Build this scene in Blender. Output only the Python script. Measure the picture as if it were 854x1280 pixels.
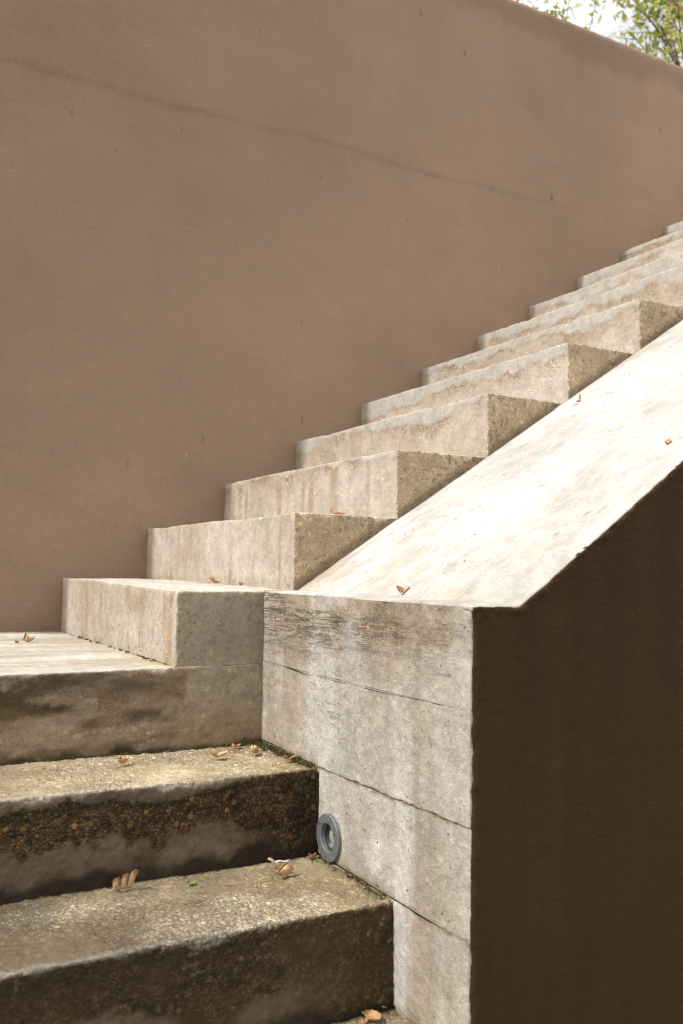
import bpy, math, random
import numpy as np
from mathutils import Vector, Matrix

random.seed(7)
rng = np.random.default_rng(7)
for o in list(bpy.data.objects):
    bpy.data.objects.remove(o)
SC = bpy.context.scene
COL = SC.collection

# ------------------------------------------------------------------ camera
cam_d = bpy.data.cameras.new('camera')
cam = bpy.data.objects.new('camera', cam_d)
COL.objects.link(cam)
SC.camera = cam
yaw, pitch, roll = (math.radians(v) for v in (28.713, 3.552, 0.8779))
fwd = Vector((math.sin(yaw) * math.cos(pitch), math.cos(yaw) * math.cos(pitch), math.sin(pitch)))
rt = Vector((math.cos(yaw), -math.sin(yaw), 0))
up = rt.cross(fwd)
r2 = rt * math.cos(roll) + up * math.sin(roll)
u2 = up * math.cos(roll) - rt * math.sin(roll)
cam.matrix_world = Matrix(((r2.x, u2.x, -fwd.x, -0.6409), (r2.y, u2.y, -fwd.y, -1.8973),
                           (r2.z, u2.z, -fwd.z, 0.0439), (0, 0, 0, 1)))
cam_d.sensor_fit = 'VERTICAL'
cam_d.sensor_height = 36
cam_d.sensor_width = 24
cam_d.lens = 1145.18 / 1280 * 36
cam_d.clip_start = 0.02
cam_d.clip_end = 2000
cam_d.dof.use_dof = True
cam_d.dof.focus_distance = 1.95
cam_d.dof.aperture_fstop = 5.0

SC.cycles.filter_width = 1.1

# ------------------------------------------------------------------ light
SUN_EL, SUN_AZ = math.radians(50), math.radians(-90 + 2)      # azimuth from +Y towards +X
SUN_DIR = Vector((math.sin(SUN_AZ) * math.cos(SUN_EL), math.cos(SUN_AZ) * math.cos(SUN_EL), math.sin(SUN_EL)))
W_ = bpy.data.worlds.new('World')
SC.world = W_
W_.use_nodes = True
nt = W_.node_tree
bg = nt.nodes['Background']
sky = nt.nodes.new('ShaderNodeTexSky')
sky.sky_type = 'NISHITA'
sky.sun_disc = False
sky.sun_elevation = SUN_EL
sky.sun_rotation = SUN_AZ
sky.air_density = 1.2
sky.dust_density = 4.0
hs = nt.nodes.new('ShaderNodeHueSaturation')       # thin white cloud in front of the blue
hs.inputs['Saturation'].default_value = 0.10
hs.inputs['Value'].default_value = 1.3
nt.links.new(sky.outputs[0], hs.inputs['Color'])
tc = nt.nodes.new('ShaderNodeTexCoord')
cn = nt.nodes.new('ShaderNodeTexNoise')
cn.inputs['Scale'].default_value = 2.1
cn.inputs['Detail'].default_value = 6
nt.links.new(tc.outputs['Generated'], cn.inputs['Vector'])
mr = nt.nodes.new('ShaderNodeMapRange')
mr.interpolation_type = 'SMOOTHSTEP'
for k_, v_ in ((1, .34), (2, .54), (3, 0.0), (4, 0.9)):
    mr.inputs[k_].default_value = v_
nt.links.new(cn.outputs['Fac'], mr.inputs[0])
mx = nt.nodes.new('ShaderNodeMix')
mx.data_type = 'RGBA'
nt.links.new(mr.outputs[0], mx.inputs[0])
nt.links.new(hs.outputs[0], mx.inputs[6])
mx.inputs[7].default_value = (10.0, 9.75, 9.3, 1)
nt.links.new(mx.outputs[2], bg.inputs['Color'])
bg.inputs['Strength'].default_value = 0.125
sun_d = bpy.data.lights.new('sun', 'SUN')
sun_d.energy = 2.15
sun_d.angle = math.radians(1.0)
sun_d.color = (1.0, 0.965, 0.905)
sun = bpy.data.objects.new('sun', sun_d)
COL.objects.link(sun)
sun.rotation_euler = (-SUN_DIR).to_track_quat('-Z', 'Y').to_euler()
SC.view_settings.view_transform = 'Standard'
SC.view_settings.look = 'None'
SC.view_settings.gamma = 1
SC.view_settings.exposure = 0.85

# ------------------------------------------------------------------ dimensions (metres; top of the first upper step is z = 0)
T, H, WY, X0, P = 0.2766, 0.17, 1.1431, 0.203, 0.7707
ZL, Z1, Z2, Z3 = -0.1706, -0.346, -0.5133, -0.6864
A1, A2 = 0.2795, 0.5621
GROUND = -1.38
XL = -2.4                # left end of everything
XR = 4.45                # right end
NSTEP = 16
ZT = 2.54                # top of the brown wall

# ------------------------------------------------------------------ numpy noise
def _h(ix, iy, iz, s):
    n = (ix.astype(np.uint32) * np.uint32(374761393) + iy.astype(np.uint32) * np.uint32(668265263)
         + iz.astype(np.uint32) * np.uint32(2147483647) + np.uint32(s * 7919 + 13) * np.uint32(974711))
    n = (n ^ (n >> np.uint32(13))) * np.uint32(1274126177)
    n = (n ^ (n >> np.uint32(15))) * np.uint32(2246822519)
    n ^= n >> np.uint32(14)
    return n.astype(np.float32) * np.float32(2.0 / 4294967295.0) - 1.0

def vnoise(p, s=0):
    f = np.floor(p)
    i = f.astype(np.int64)
    t = (p - f).astype(np.float32)
    t = t * t * t * (t * (t * 6 - 15) + 10)
    out = 0
    for dx in (0, 1):
        wx = t[:, 0] if dx else 1 - t[:, 0]
        for dy in (0, 1):
            wy = t[:, 1] if dy else 1 - t[:, 1]
            for dz in (0, 1):
                wz = t[:, 2] if dz else 1 - t[:, 2]
                out = out + wx * wy * wz * _h(i[:, 0] + dx, i[:, 1] + dy, i[:, 2] + dz, s)
    return out

def fbm(p, sc, octv=4, s=0, gain=0.5):
    sc = np.asarray(sc, dtype=np.float64)
    q = p * sc + 31.7 * (s + 1)
    a, tot, out = 1.0, 0.0, 0
    for k in range(octv):
        out = out + a * vnoise(q, s + k)
        tot += a
        a *= gain
        q = q * 2.03 + 5.3
    return out / tot * 1.6

def sst(a, b, x):
    t = np.clip((x - a) / (b - a), 0, 1)
    return t * t * (3 - 2 * t)

def C(r, g, b):
    return np.array([r, g, b], dtype=np.float32)

def mix(a, b, t):
    return a + (b - a) * np.clip(t, 0, 1)[:, None]

# ------------------------------------------------------------------ mesh helpers
def mesh_np(name, V, Q, mat, attrs=None, smooth=True, tris=None):
    me = bpy.data.meshes.new(name)
    V = np.ascontiguousarray(V, dtype=np.float32)
    nq = len(Q)
    ntr = 0 if tris is None else len(tris)
    me.vertices.add(len(V))
    me.vertices.foreach_set('co', V.ravel())
    loops = np.asarray(Q, dtype=np.int32).ravel()
    if ntr:
        loops = np.concatenate([loops, np.asarray(tris, dtype=np.int32).ravel()])
    me.loops.add(len(loops))
    me.loops.foreach_set('vertex_index', loops)
    me.polygons.add(nq + ntr)
    st = np.concatenate([np.arange(nq) * 4, nq * 4 + np.arange(ntr) * 3]).astype(np.int32)
    me.polygons.foreach_set('loop_start', st)
    me.polygons.foreach_set('use_smooth', np.full(nq + ntr, smooth))
    for k, v in (attrs or {}).items():
        v = np.asarray(v, dtype=np.float32)
        if v.ndim == 2:
            a = me.attributes.new(k, 'FLOAT_COLOR', 'POINT')
            a.data.foreach_set('color', np.concatenate([v, np.ones((len(v), 1), np.float32)], 1).ravel())
        else:
            a = me.attributes.new(k, 'FLOAT', 'POINT')
            a.data.foreach_set('value', v)
    me.update(calc_edges=True)
    me.validate()
    me.materials.append(mat)
    return me

def link(name, me, parent=None, loc=None):
    o = bpy.data.objects.new(name, me)
    COL.objects.link(o)
    if parent is not None:
        o.parent = parent
        o.matrix_parent_inverse = Matrix.Translation(-parent.location) if loc is None else Matrix()
    if loc is not None:
        o.location = loc
    return o

def empty(name, loc):
    o = bpy.data.objects.new(name, None)
    o.empty_display_size = 0.1
    o.location = loc
    COL.objects.link(o)
    return o

def tag(o, label=None, cat=None, group=None, kind=None):
    if label: o['label'] = label
    if cat: o['category'] = cat
    if group: o['group'] = group
    if kind: o['kind'] = kind
    return o

FACES = {'-x': (0, -1), '+x': (0, 1), '-y': (1, -1), '+y': (1, 1), '-z': (2, -1), '+z': (2, 1)}

def block(lo, hi, res, vis, rnd, rfun=None, disp=None):
    """Worn rounded block. vis: faces meshed at fine resolution; rnd: axes/signs whose edges are rounded.
    Returns V, Q, N (outward direction), P0 (undisturbed position)."""
    lo, hi = np.array(lo, float), np.array(hi, float)
    allP, allQ, base = [], [], 0
    for f, (ax, sg) in FACES.items():
        a, b = [k for k in (0, 1, 2) if k != ax]
        fine = f in vis
        ra = res if fine else 1e9
        na = max(1, int(round((hi[a] - lo[a]) / (res if (fine) else 1e9)))) if fine else 1
        nb = max(1, int(round((hi[b] - lo[b]) / (res if (fine) else 1e9)))) if fine else 1
        ga = np.linspace(lo[a], hi[a], na + 1)
        gb = np.linspace(lo[b], hi[b], nb + 1)
        A, B = np.meshgrid(ga, gb, indexing='ij')
        pp = np.zeros((A.size, 3))
        pp[:, a] = A.ravel(); pp[:, b] = B.ravel()
        pp[:, ax] = hi[ax] if sg > 0 else lo[ax]
        idx = np.arange(A.size).reshape(A.shape)
        q = np.stack([idx[:-1, :-1], idx[1:, :-1], idx[1:, 1:], idx[:-1, 1:]], -1).reshape(-1, 4)
        flip = (sg < 0) != (ax == 1)
        if flip: q = q[:, ::-1]
        allP.append(pp); allQ.append(q + base); base += len(pp)
    P0 = np.concatenate(allP); Q = np.concatenate(allQ)
    key = np.round(P0 * 20000).astype(np.int64)
    _, first, inv = np.unique(key, axis=0, return_index=True, return_inverse=True)
    P0 = P0[first]; Q = inv.ravel()[Q]
    r = np.full(len(P0), 0.004) if rfun is None else rfun(P0)
    q = P0.copy()
    for f in rnd:
        ax, sg = FACES[f]
        if sg > 0: q[:, ax] = np.minimum(q[:, ax], hi[ax] - r)
        else: q[:, ax] = np.maximum(q[:, ax], lo[ax] + r)
    d = P0 - q
    L = np.linalg.norm(d, axis=1)
    N = d / np.maximum(L, 1e-9)[:, None]
    N[L < 1e-7] = 0
    rr = np.where(L < 1e-7, 0, r)
    dd = 0 if disp is None else disp(P0, N)
    V = q + N * (rr + dd)[:, None]
    return V, Q, N, P0

# ------------------------------------------------------------------ node helper
class NT:
    def __init__(self, name, rough=0.9, spec=0.3):
        self.m = bpy.data.materials.new(name)
        self.m.use_nodes = True
        self.t = self.m.node_tree
        self.b = self.t.nodes['Principled BSDF']
        self.b.inputs['Roughness'].default_value = rough
        self.b.inputs['Specular IOR Level'].default_value = spec
        self.pos = self.n('ShaderNodeNewGeometry').outputs['Position']
    def n(self, typ, **kw):
        nd = self.t.nodes.new(typ)
        for k, v in kw.items(): setattr(nd, k, v)
        return nd
    def set(self, sock, v):
        if isinstance(v, bpy.types.NodeSocket): self.t.links.new(v, sock)
        else: sock.default_value = v
    def math(self, op, a, b=0.0, c=0.0, clamp=False):
        nd = self.n('ShaderNodeMath', operation=op, use_clamp=clamp)
        for s, v in zip(nd.inputs, (a, b, c)): self.set(s, v)
        return nd.outputs[0]
    def vscale(self, v, sc):
        nd = self.n('ShaderNodeVectorMath', operation='MULTIPLY')
        self.set(nd.inputs[0], v); nd.inputs[1].default_value = sc
        return nd.outputs[0]
    def noise(self, sc, det=4, rough=0.55, stretch=None, dist=0.0, vec=None):
        nd = self.n('ShaderNodeTexNoise')
        v = vec if vec is not None else self.pos
        if stretch: v = self.vscale(v, stretch)
        self.set(nd.inputs['Vector'], v)
        nd.inputs['Scale'].default_value = sc
        nd.inputs['Detail'].default_value = det
        nd.inputs['Roughness'].default_value = rough
        nd.inputs['Distortion'].default_value = dist
        return nd.outputs['Fac']
    def vor(self, sc, feature='F1', rnd=1.0, stretch=None):
        nd = self.n('ShaderNodeTexVoronoi', feature=feature)
        v = self.pos if not stretch else self.vscale(self.pos, stretch)
        self.set(nd.inputs['Vector'], v)
        nd.inputs['Scale'].default_value = sc
        nd.inputs['Randomness'].default_value = rnd
        return nd
    def vor2(self, X, Z, sx, sz):
        cx = self.n('ShaderNodeCombineXYZ')
        self.set(cx.inputs[0], self.math('MULTIPLY', X, sx)); self.set(cx.inputs[1], self.math('MULTIPLY', Z, sz))
        nd = self.n('ShaderNodeTexVoronoi', voronoi_dimensions='2D')
        self.set(nd.inputs['Vector'], cx.outputs[0]); nd.inputs['Scale'].default_value = 1.0
        return nd
    def ramp(self, x, a, b, lo=0.0, hi=1.0, smooth=True):
        nd = self.n('ShaderNodeMapRange', interpolation_type='SMOOTHSTEP' if smooth else 'LINEAR')
        self.set(nd.inputs[0], x)
        for s, v in zip(nd.inputs[1:5], (a, b, lo, hi)): self.set(s, v)
        return nd.outputs[0]
    def mixc(self, f, a, b, mode='MIX'):
        nd = self.n('ShaderNodeMix', data_type='RGBA', blend_type=mode)
        self.set(nd.inputs[0], f)
        for s, v in ((nd.inputs[6], a), (nd.inputs[7], b)):
            self.set(s, v if isinstance(v, bpy.types.NodeSocket) else (*v, 1))
        return nd.outputs[2]
    def scalec(self, col, f):
        nd = self.n('ShaderNodeVectorMath', operation='SCALE')
        self.set(nd.inputs[0], col); self.set(nd.inputs[3], f)
        return nd.outputs[0]
    def attr(self, name):
        return self.n('ShaderNodeAttribute', attribute_name=name)
    def bump(self, h, dist=0.004, st=1.0, normal=None):
        nd = self.n('ShaderNodeBump')
        nd.inputs['Distance'].default_value = dist
        nd.inputs['Strength'].default_value = st
        self.set(nd.inputs['Height'], h)
        if normal is not None: self.set(nd.inputs['Normal'], normal)
        return nd.outputs[0]
    def out(self, col=None, normal=None, rough=None):
        if col is not None: self.set(self.b.inputs['Base Color'], col)
        if normal is not None: self.set(self.b.inputs['Normal'], normal)
        if rough is not None: self.set(self.b.inputs['Roughness'], rough)
        return self.m

def concrete(name):
    n = NT(name, 0.88, 0.25)
    col = n.attr('col').outputs['Color']
    agg = n.attr('agg').outputs['Fac']
    pit = n.attr('pit').outputs['Fac']
    wet = n.attr('wet').outputs['Fac']
    big = n.ramp(n.noise(22, 6, 0.6), 0.25, 0.75, 0.86, 1.14)
    fine = n.ramp(n.noise(330, 4, 0.7), 0.28, 0.72, 0.86, 1.12)
    mid = n.ramp(n.noise(85, 5, 0.65), 0.3, 0.7, 0.91, 1.07)
    fine = n.math('MULTIPLY', fine, mid)
    c = n.scalec(n.scalec(col, big), fine)
    # exposed aggregate
    v = n.vor(165)
    v2 = n.vor(330)
    sep = n.n('ShaderNodeSeparateColor'); n.set(sep.inputs[0], v.outputs['Color'])
    sep2 = n.n('ShaderNodeSeparateColor'); n.set(sep2.inputs[0], v2.outputs['Color'])
    peb = n.math('MULTIPLY', n.ramp(sep.outputs[0], 0, 1, 0.62, 1.38), n.ramp(sep2.outputs[1], 0, 1, 0.7, 1.3))
    gap = n.ramp(v.outputs['Distance'], 0.35, 0.62, 1.0, 0.42)
    pebc = n.scalec(c, n.math('MULTIPLY', peb, gap))
    tint = n.mixc(n.ramp(sep.outputs[2], 0.55, 0.8, 0, 0.45), (1, 1, 1), (1.15, 0.82, 0.55))
    pebc = n.mixc(1.0, pebc, tint, 'MULTIPLY')
    v3 = n.vor(72)
    sep3 = n.n('ShaderNodeSeparateColor'); n.set(sep3.inputs[0], v3.outputs['Color'])
    bigp = n.math('MULTIPLY', n.ramp(sep3.outputs[0], 0.66, 0.70), n.ramp(v3.outputs['Distance'], n.ramp(sep3.outputs[1], 0, 1, .2, .36), n.ramp(sep3.outputs[1], 0, 1, .26, .44), 1.0, 0.0))
    pebc = n.mixc(bigp, pebc, n.scalec(n.mixc(1.0, c, (1.12, 1.0, .86), 'MULTIPLY'), n.ramp(sep3.outputs[2], 0, 1, 1.1, 2.1)))
    c = n.mixc(agg, c, pebc)
    # bug holes
    pv = n.vor(48)
    sp = n.n('ShaderNodeSeparateColor'); n.set(sp.inputs[0], pv.outputs['Color'])
    rad = n.ramp(sp.outputs[0], 0.45, 1.0, 0.0, 0.16, smooth=False)
    hole = n.math('MULTIPLY', n.ramp(n.math('SUBTRACT', rad, pv.outputs['Distance']), 0.0, 0.04), pit)
    pv2 = n.vor(120)
    sp2 = n.n('ShaderNodeSeparateColor'); n.set(sp2.inputs[0], pv2.outputs['Color'])
    rad2 = n.ramp(sp2.outputs[0], 0.45, 1.0, 0.0, 0.26, smooth=False)
    hole2 = n.math('MULTIPLY', n.ramp(n.math('SUBTRACT', rad2, pv2.outputs['Distance']), 0.0, 0.06), pit)
    hole = n.math('MAXIMUM', hole, hole2)
    c = n.mixc(hole, c, n.scalec(c, 0.24))
    fis = n.attr('fis').outputs['Fac']
    fa = n.noise(1.0, 5, 0.62, stretch=(3, 7, 62), dist=0.35)
    fb = n.noise(1.0, 4, 0.6, stretch=(3, 4, 120), dist=0.25)
    fl = n.math('MAXIMUM', n.ramp(n.math('ABSOLUTE', n.math('SUBTRACT', fa, 0.5)), 0.0, 0.02, 1.0, 0.0), n.math('MULTIPLY', n.ramp(n.math('ABSOLUTE', n.math('SUBTRACT', fb, 0.46)), 0.0, 0.02, 1.0, 0.0), .7))
    fl = n.math('MULTIPLY', fl, fis)
    c = n.mixc(n.math('MULTIPLY', fl, 0.75), c, (0.065, 0.045, 0.028))
    h = n.math('MULTIPLY', n.noise(260, 4, 0.6), 0.25)
    h = n.math('ADD', h, n.math('MULTIPLY', n.noise(60, 4, 0.6), 0.5))
    h = n.math('ADD', h, n.math('MULTIPLY', n.ramp(v.outputs['Distance'], 0.1, 0.6, 1.0, 0.0), n.math('MULTIPLY', agg, 0.55)))
    h = n.math('ADD', h, n.math('MULTIPLY', bigp, n.math('MULTIPLY', agg, 0.35)))
    h = n.math('SUBTRACT', h, n.math('MULTIPLY', hole, 0.8))
    h = n.math('SUBTRACT', h, n.math('MULTIPLY', fl, 0.9))
    r = n.math('SUBTRACT', 0.9, n.math('MULTIPLY', wet, 0.42))
    return n.out(c, n.bump(h, 0.0048, 0.9), r)

def paint(name, base, dark, top_z=None, streak=1.0, rough_h=1.0):
    """Brown masonry paint over a trowelled render coat."""
    n = NT(name, 0.82, 0.3)
    sx = n.n('ShaderNodeSeparateXYZ'); n.set(sx.inputs[0], n.pos)
    X, Z = sx.outputs[0], sx.outputs[2]
    cl = n.noise(1.6, 5, 0.55)
    c = n.mixc(n.ramp(cl, 0.3, 0.72), base, tuple(v * 0.86 for v in base))
    st = n.noise(5, 4, 0.6, stretch=(3.0, 1, 0.25))
    c = n.scalec(c, n.ramp(st, 0.3, 0.75, 1 - .035 * streak, 1 + .03 * streak))
    tw = n.noise(3.2, 6, 0.62, stretch=(0.7, 1, 1.25), dist=1.2)
    c = n.scalec(c, n.ramp(tw, 0.32, 0.68, 0.965, 1.03))
    dr = n.math('MULTIPLY', n.ramp(n.noise(11, 3, 0.6, stretch=(1, 0, 0.05)), 0.60, 0.72), n.ramp(n.noise(1.7, 3, 0.6), 0.42, 0.6))
    c = n.mixc(n.math('MULTIPLY', dr, 0.16 * streak), c, dark)
    c = n.scalec(c, n.ramp(n.noise(90, 4, 0.6), 0.25, 0.75, 0.94, 1.06))
    h = n.math('MULTIPLY', n.noise(170, 3, 0.6), 0.35 * rough_h)
    h = n.math('ADD', h, n.math('MULTIPLY', tw, 0.8))
    h = n.math('ADD', h, n.math('MULTIPLY', n.noise(34, 4, 0.6, stretch=(0.75, 1, 1.2)), 0.6))
    if top_z is not None:
        # construction joint: wandering hairline with a dusty stain under it
        wob = n.math('ADD', n.math('MULTIPLY', n.math('SUBTRACT', n.noise(1.7, 3, 0.5, stretch=(1, 0, 0)), 0.5), 0.10),
                     n.math('MULTIPLY', n.math('SUBTRACT', n.noise(14, 4, 0.6, stretch=(1, 0, 0)), 0.5), 0.022))
        d = n.math('SUBTRACT', n.math('SUBTRACT', Z, 1.668), wob)
        ad = n.math('ABSOLUTE', d)
        along = n.math('MULTIPLY', n.ramp(X, 1.6, 2.4, 1.0, 0.12), n.ramp(n.noise(4, 4, 0.6, stretch=(1, 0, 0)), 0.35, 0.65, 0.25, 1.0))
        line = n.math('MULTIPLY', n.ramp(ad, 0.0015, 0.010, 1.0, 0.0), along)
        band = n.math('MULTIPLY', n.ramp(ad, 0.0, 0.03, 1.0, 0.0), along)
        c = n.mixc(n.math('MULTIPLY', line, 0.09), c, dark)
        c = n.mixc(n.math('MULTIPLY', band, 0.17), c, dark)
        h = n.math('ADD', h, n.math('MULTIPLY', n.ramp(d, -0.016, 0.016), n.math('MULTIPLY', along, 0.35)))
        # short drips and pale scratches
        pv = n.vor2(X, Z, 4.3, 1.6)
        sp = n.n('ShaderNodeSeparateColor'); n.set(sp.inputs[0], pv.outputs['Color'])
        mk = n.math('MULTIPLY', n.ramp(pv.outputs['Distance'], n.ramp(sp.outputs[1], 0, 1, .006, .02), n.ramp(sp.outputs[1], 0, 1, .016, .036), 1.0, 0.0), n.math('MULTIPLY', n.ramp(sp.outputs[0], 0.5, 0.54), n.ramp(X, 0.6, 2.4, .45, 1.0)))
        c = n.mixc(n.math('MULTIPLY', mk, 0.7), c, dark)
        pv = n.vor2(X, Z, 9.0, 2.2)
        sp = n.n('ShaderNodeSeparateColor'); n.set(sp.inputs[0], pv.outputs['Color'])
        mk = n.math('MULTIPLY', n.ramp(pv.outputs['Distance'], 0.012, 0.035, 1.0, 0.0), n.ramp(sp.outputs[1], 0.9, 0.93))
        c = n.mixc(n.math('MULTIPLY', mk, 0.4), c, tuple(min(1, v * 2.0) for v in base))
        # tide of grime below the coping
        dt = n.math('ADD', n.math('SUBTRACT', top_z, Z), n.math('MULTIPLY', n.math('SUBTRACT', n.noise(3.5, 5, 0.6), 0.5), 0.3))
        c = n.mixc(n.ramp(dt, 0.08, 0.17, 0.28, 0.0), c, dark)
        # dirt splashed up from the steps
        sd = n.math('SUBTRACT', Z, n.math('ADD', n.math('MULTIPLY', X, .6146), .0))
        spl = n.math('MULTIPLY', n.ramp(n.math('ADD', sd, n.math('MULTIPLY', n.math('SUBTRACT', n.noise(9, 5, .65), .5), .5)), 0.10, 0.26, 1.0, 0.0), n.ramp(n.noise(40, 4, .65), .42, .62))
        c = n.mixc(n.math('MULTIPLY', spl, 0.05), c, dark)
    return n.out(c, n.bump(h, 0.004, 0.8))

M_CON = concrete('weathered_concrete')
M_WALL = paint('brown_masonry_paint', (0.262, 0.177, 0.124), (0.075, 0.05, 0.035), ZT, .35)
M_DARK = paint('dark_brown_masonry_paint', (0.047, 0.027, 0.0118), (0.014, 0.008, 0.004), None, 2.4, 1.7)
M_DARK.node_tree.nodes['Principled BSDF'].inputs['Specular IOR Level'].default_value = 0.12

# ------------------------------------------------------------------ concrete colours (stains, dirt, worn patches, and shade painted on the lower treads)
CREAM, PALE, OCHRE, GREY = C(.35, .295, .23), C(.455, .41, .36), C(.27, .185, .095), C(.34, .32, .29)
TAN, BLACK, MOSS = C(.27, .20, .12), C(.035, .026, .016), C(.10, .10, .04)

def wear(P0, N, amp=0.0012, s=0):
    return amp * fbm(P0, 14, 3, s) + amp * 0.7 * fbm(P0, 80, 2, s + 9)

def edge_r(base=0.003, chip=0.012, s=0, dens=0.25):
    def f(P0):
        c = fbm(P0, 16, 3, s)
        c2 = fbm(P0, 60, 2, s + 5)
        return base + chip * sst(dens, 0.95, c) + 0.004 * np.clip(c2, 0, 1)
    return f

def upper_attrs(P0, N, i, zt):
    x, y, z = P0.T
    wr, ws, wt = (np.clip(v, 0, 1) ** 1.5 for v in (-N[:, 0], -N[:, 1], N[:, 2]))
    off = np.array([0, i * 3.7, 0])
    Q = P0 + off
    h = zt - z
    n1 = fbm(Q, 5, 4, 1); n2 = fbm(Q, 18, 4, 2); n3 = fbm(Q, 70, 3, 3)
    # riser
    riser = mix(CREAM[None], PALE[None], 0.45 + 0.6 * n1 + 0.25 * n2)
    streak = fbm(Q, (0, 22, 1.6), 3, 4)
    riser = mix(riser, OCHRE[None] * 1.05, sst(0.0, 0.7, streak) * (0.8 if i <= 3 else 0.35) * (0.6 + 0.4 * n2))
    riser = mix(riser, PALE[None] * 1.08, sst(0.2, 0.9, fbm(Q, (0, 17, 1.2), 3, 14)) * 0.6)
    has = 0.0 if i <= 2 else 1.0
    band = 0.026 + 0.024 * fbm(Q, (0, 4.5, 0), 3, 5) + 0.010 * fbm(Q, (0, 26, 0), 3, 6)
    if i in (5, 7, 8): band = band + 0.022
    bm = sst(0.004, -0.004, h - band) * has
    bl = np.exp(-((h - band) / 0.006) ** 2) * has * (0.5 + 0.5 * np.clip(n2 + .5, 0, 1))
    below = np.exp(-np.clip(h - band, 0, 1) / 0.03) * (h > band) * has
    riser = mix(riser, OCHRE[None] * 1.05, below * (0.38 + 0.4 * n2))
    riser = mix(riser, GREY[None] * 1.12, bm * 0.8)
    riser = mix(riser, C(.26, .20, .14)[None], bl * 0.55)
    if i == 1:   # worn dark patch near the outer corner
        pt = np.exp(-((y - 0.33) / 0.10) ** 2 - ((h - 0.035) / 0.035) ** 2)
        riser = mix(riser, C(.27, .215, .14)[None], pt * 1.0 * (0.8 + 0.6 * n2))
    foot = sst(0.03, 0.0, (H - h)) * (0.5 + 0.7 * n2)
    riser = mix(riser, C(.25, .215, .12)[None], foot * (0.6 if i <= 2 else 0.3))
    riser = mix(riser, C(.24, .20, .16)[None], sst(0.03, 0.0, WY - y + .01 * n2) * 0.45)  # darker towards the wall end
    # side
    side = mix(C(.34, .255, .165)[None], C(.435, .34, .235)[None], 0.5 + 0.6 * n1 + 0.3 * n2)
    side = mix(side, C(.10, .075, .04)[None], sst(0.5, 1.0, fbm(Q, 110, 2, 13) + 0.4 * n2) * 0.6)
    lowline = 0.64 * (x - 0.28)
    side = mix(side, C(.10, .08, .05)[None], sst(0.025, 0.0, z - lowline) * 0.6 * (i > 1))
    if i == 1:
        side = mix(C(.25, .205, .155)[None], C(.32, .27, .21)[None], 0.5 + 0.7 * n1)
        lowp = 0 * sst(-0.20, -0.25, z + 0.05 * fbm(P0, 9, 3, 44) - 0.25 * (x - 0.05))
        side = mix(side, C(.30, .235, .16)[None], lowp * 0.75)
        crk = np.exp(-((z + 0.215 + 0.03 * fbm(P0, (7, 0, 7), 2, 45) - 0.55 * np.clip(x - 0.06, 0, 1) ** 1.2) / 0.0022) ** 2)
        side = mix(side, MOSS[None] * .8, sst(0.018, 0.0, z - Z1 - 0.006 * n2) * 0.9)
    # tread
    tread = mix(C(.42, .38, .32)[None], C(.53, .495, .44)[None], 0.5 + 0.6 * n1 + 0.3 * n2)
    tot = np.maximum(wr + ws + wt, 1e-3)[:, None]
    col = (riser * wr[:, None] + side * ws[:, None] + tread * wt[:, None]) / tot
    # worn arris shows paler aggregate
    arr = 1 - np.max(np.abs(N), 1)
    col = mix(col, C(.46, .38, .26)[None], sst(0.05, 0.25, arr) * 0.5)
    agg = np.clip(ws * (0.24 if i > 1 else 0.08) + wr * (below * 0.4 * np.clip(.4 + n2, 0, 1) + 0.03 + (0.15 * np.clip(n2, 0, 1))) + 0.5 * sst(0.03, 0.2, arr), 0, 1)
    pit = np.clip(0.55 * ws + wr * (0.7 + 0.5 * n1) * (1 - bm), 0, 1)
    return dict(col=np.clip(col, 0.004, 0.9), agg=agg, pit=pit, wet=np.zeros(len(x)))

upper = tag(empty('upper_staircase', (1.6, 0.57, GROUND)),
            'pale weathered concrete stair flight climbing right along the brown wall', 'staircase')

for i in range(1, NSTEP + 1):
    x0, zt = T * (i - 1), H * (i - 1)
    if i == 1:
        lo, hi = (0, 0, GROUND), (T + .02, WY + .02, 0)
    else:
        lo, hi = (x0, 0, zt - H - .03), (x0 + T + .02, WY + .02, zt)
    res = 0.0042 if i <= 6 else 0.007
    if i == 1:
        lo = (0, 0, ZL)
    vis = ('-x', '-y', '+z')
    def dsp(P0, N, i=i):
        ws = np.clip(-N[:, 1], 0, 1)
        base = wear(P0, N, 0.0011, 3)
        rough = fbm(P0, 110, 3, 8) * 0.0016 + fbm(P0, 45, 2, 18) * 0.001
        return base + (rough * (ws if i > 1 else ws * 0.3))
    V, Q, N, P0 = block(lo, hi, res, vis, ('-x', '-y', '+z'), edge_r(0.0025, (.012, .007, .016, .010)[i % 4], 20 + i, (.35, .25, .5, .4)[i % 4]), dsp)
    at = upper_attrs(P0, N, i, zt)
    # hand-cast unevenness
    V[:, 2] += 0.0025 * fbm(V, (2.1, 3.0, 0.8), 2, 50 + i) * sst(-0.14, -0.05, V[:, 2] - zt)
    if i == 1:
        fr = np.clip(1 - V[:, 1] / 0.75, 0, 1)
        V[:, 2] -= 0.009 * fr * sst(-0.10, -0.02, V[:, 2])
    o = link('step', mesh_np('step', V, Q, M_CON, at), upper)

# ------------------------------------------------------------------ lower flight
lower = tag(empty('lower_staircase', (-0.8, -0.6, GROUND)),
            'dark stained concrete steps with pebbly treads climbing to the landing', 'staircase')

def side_tone(P0):
    return mix(C(.25, .205, .155)[None], C(.32, .27, .21)[None], 0.5 + 0.7 * fbm(P0 + np.array([0, 3.7, 0]), 5, 4, 1))

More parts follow.
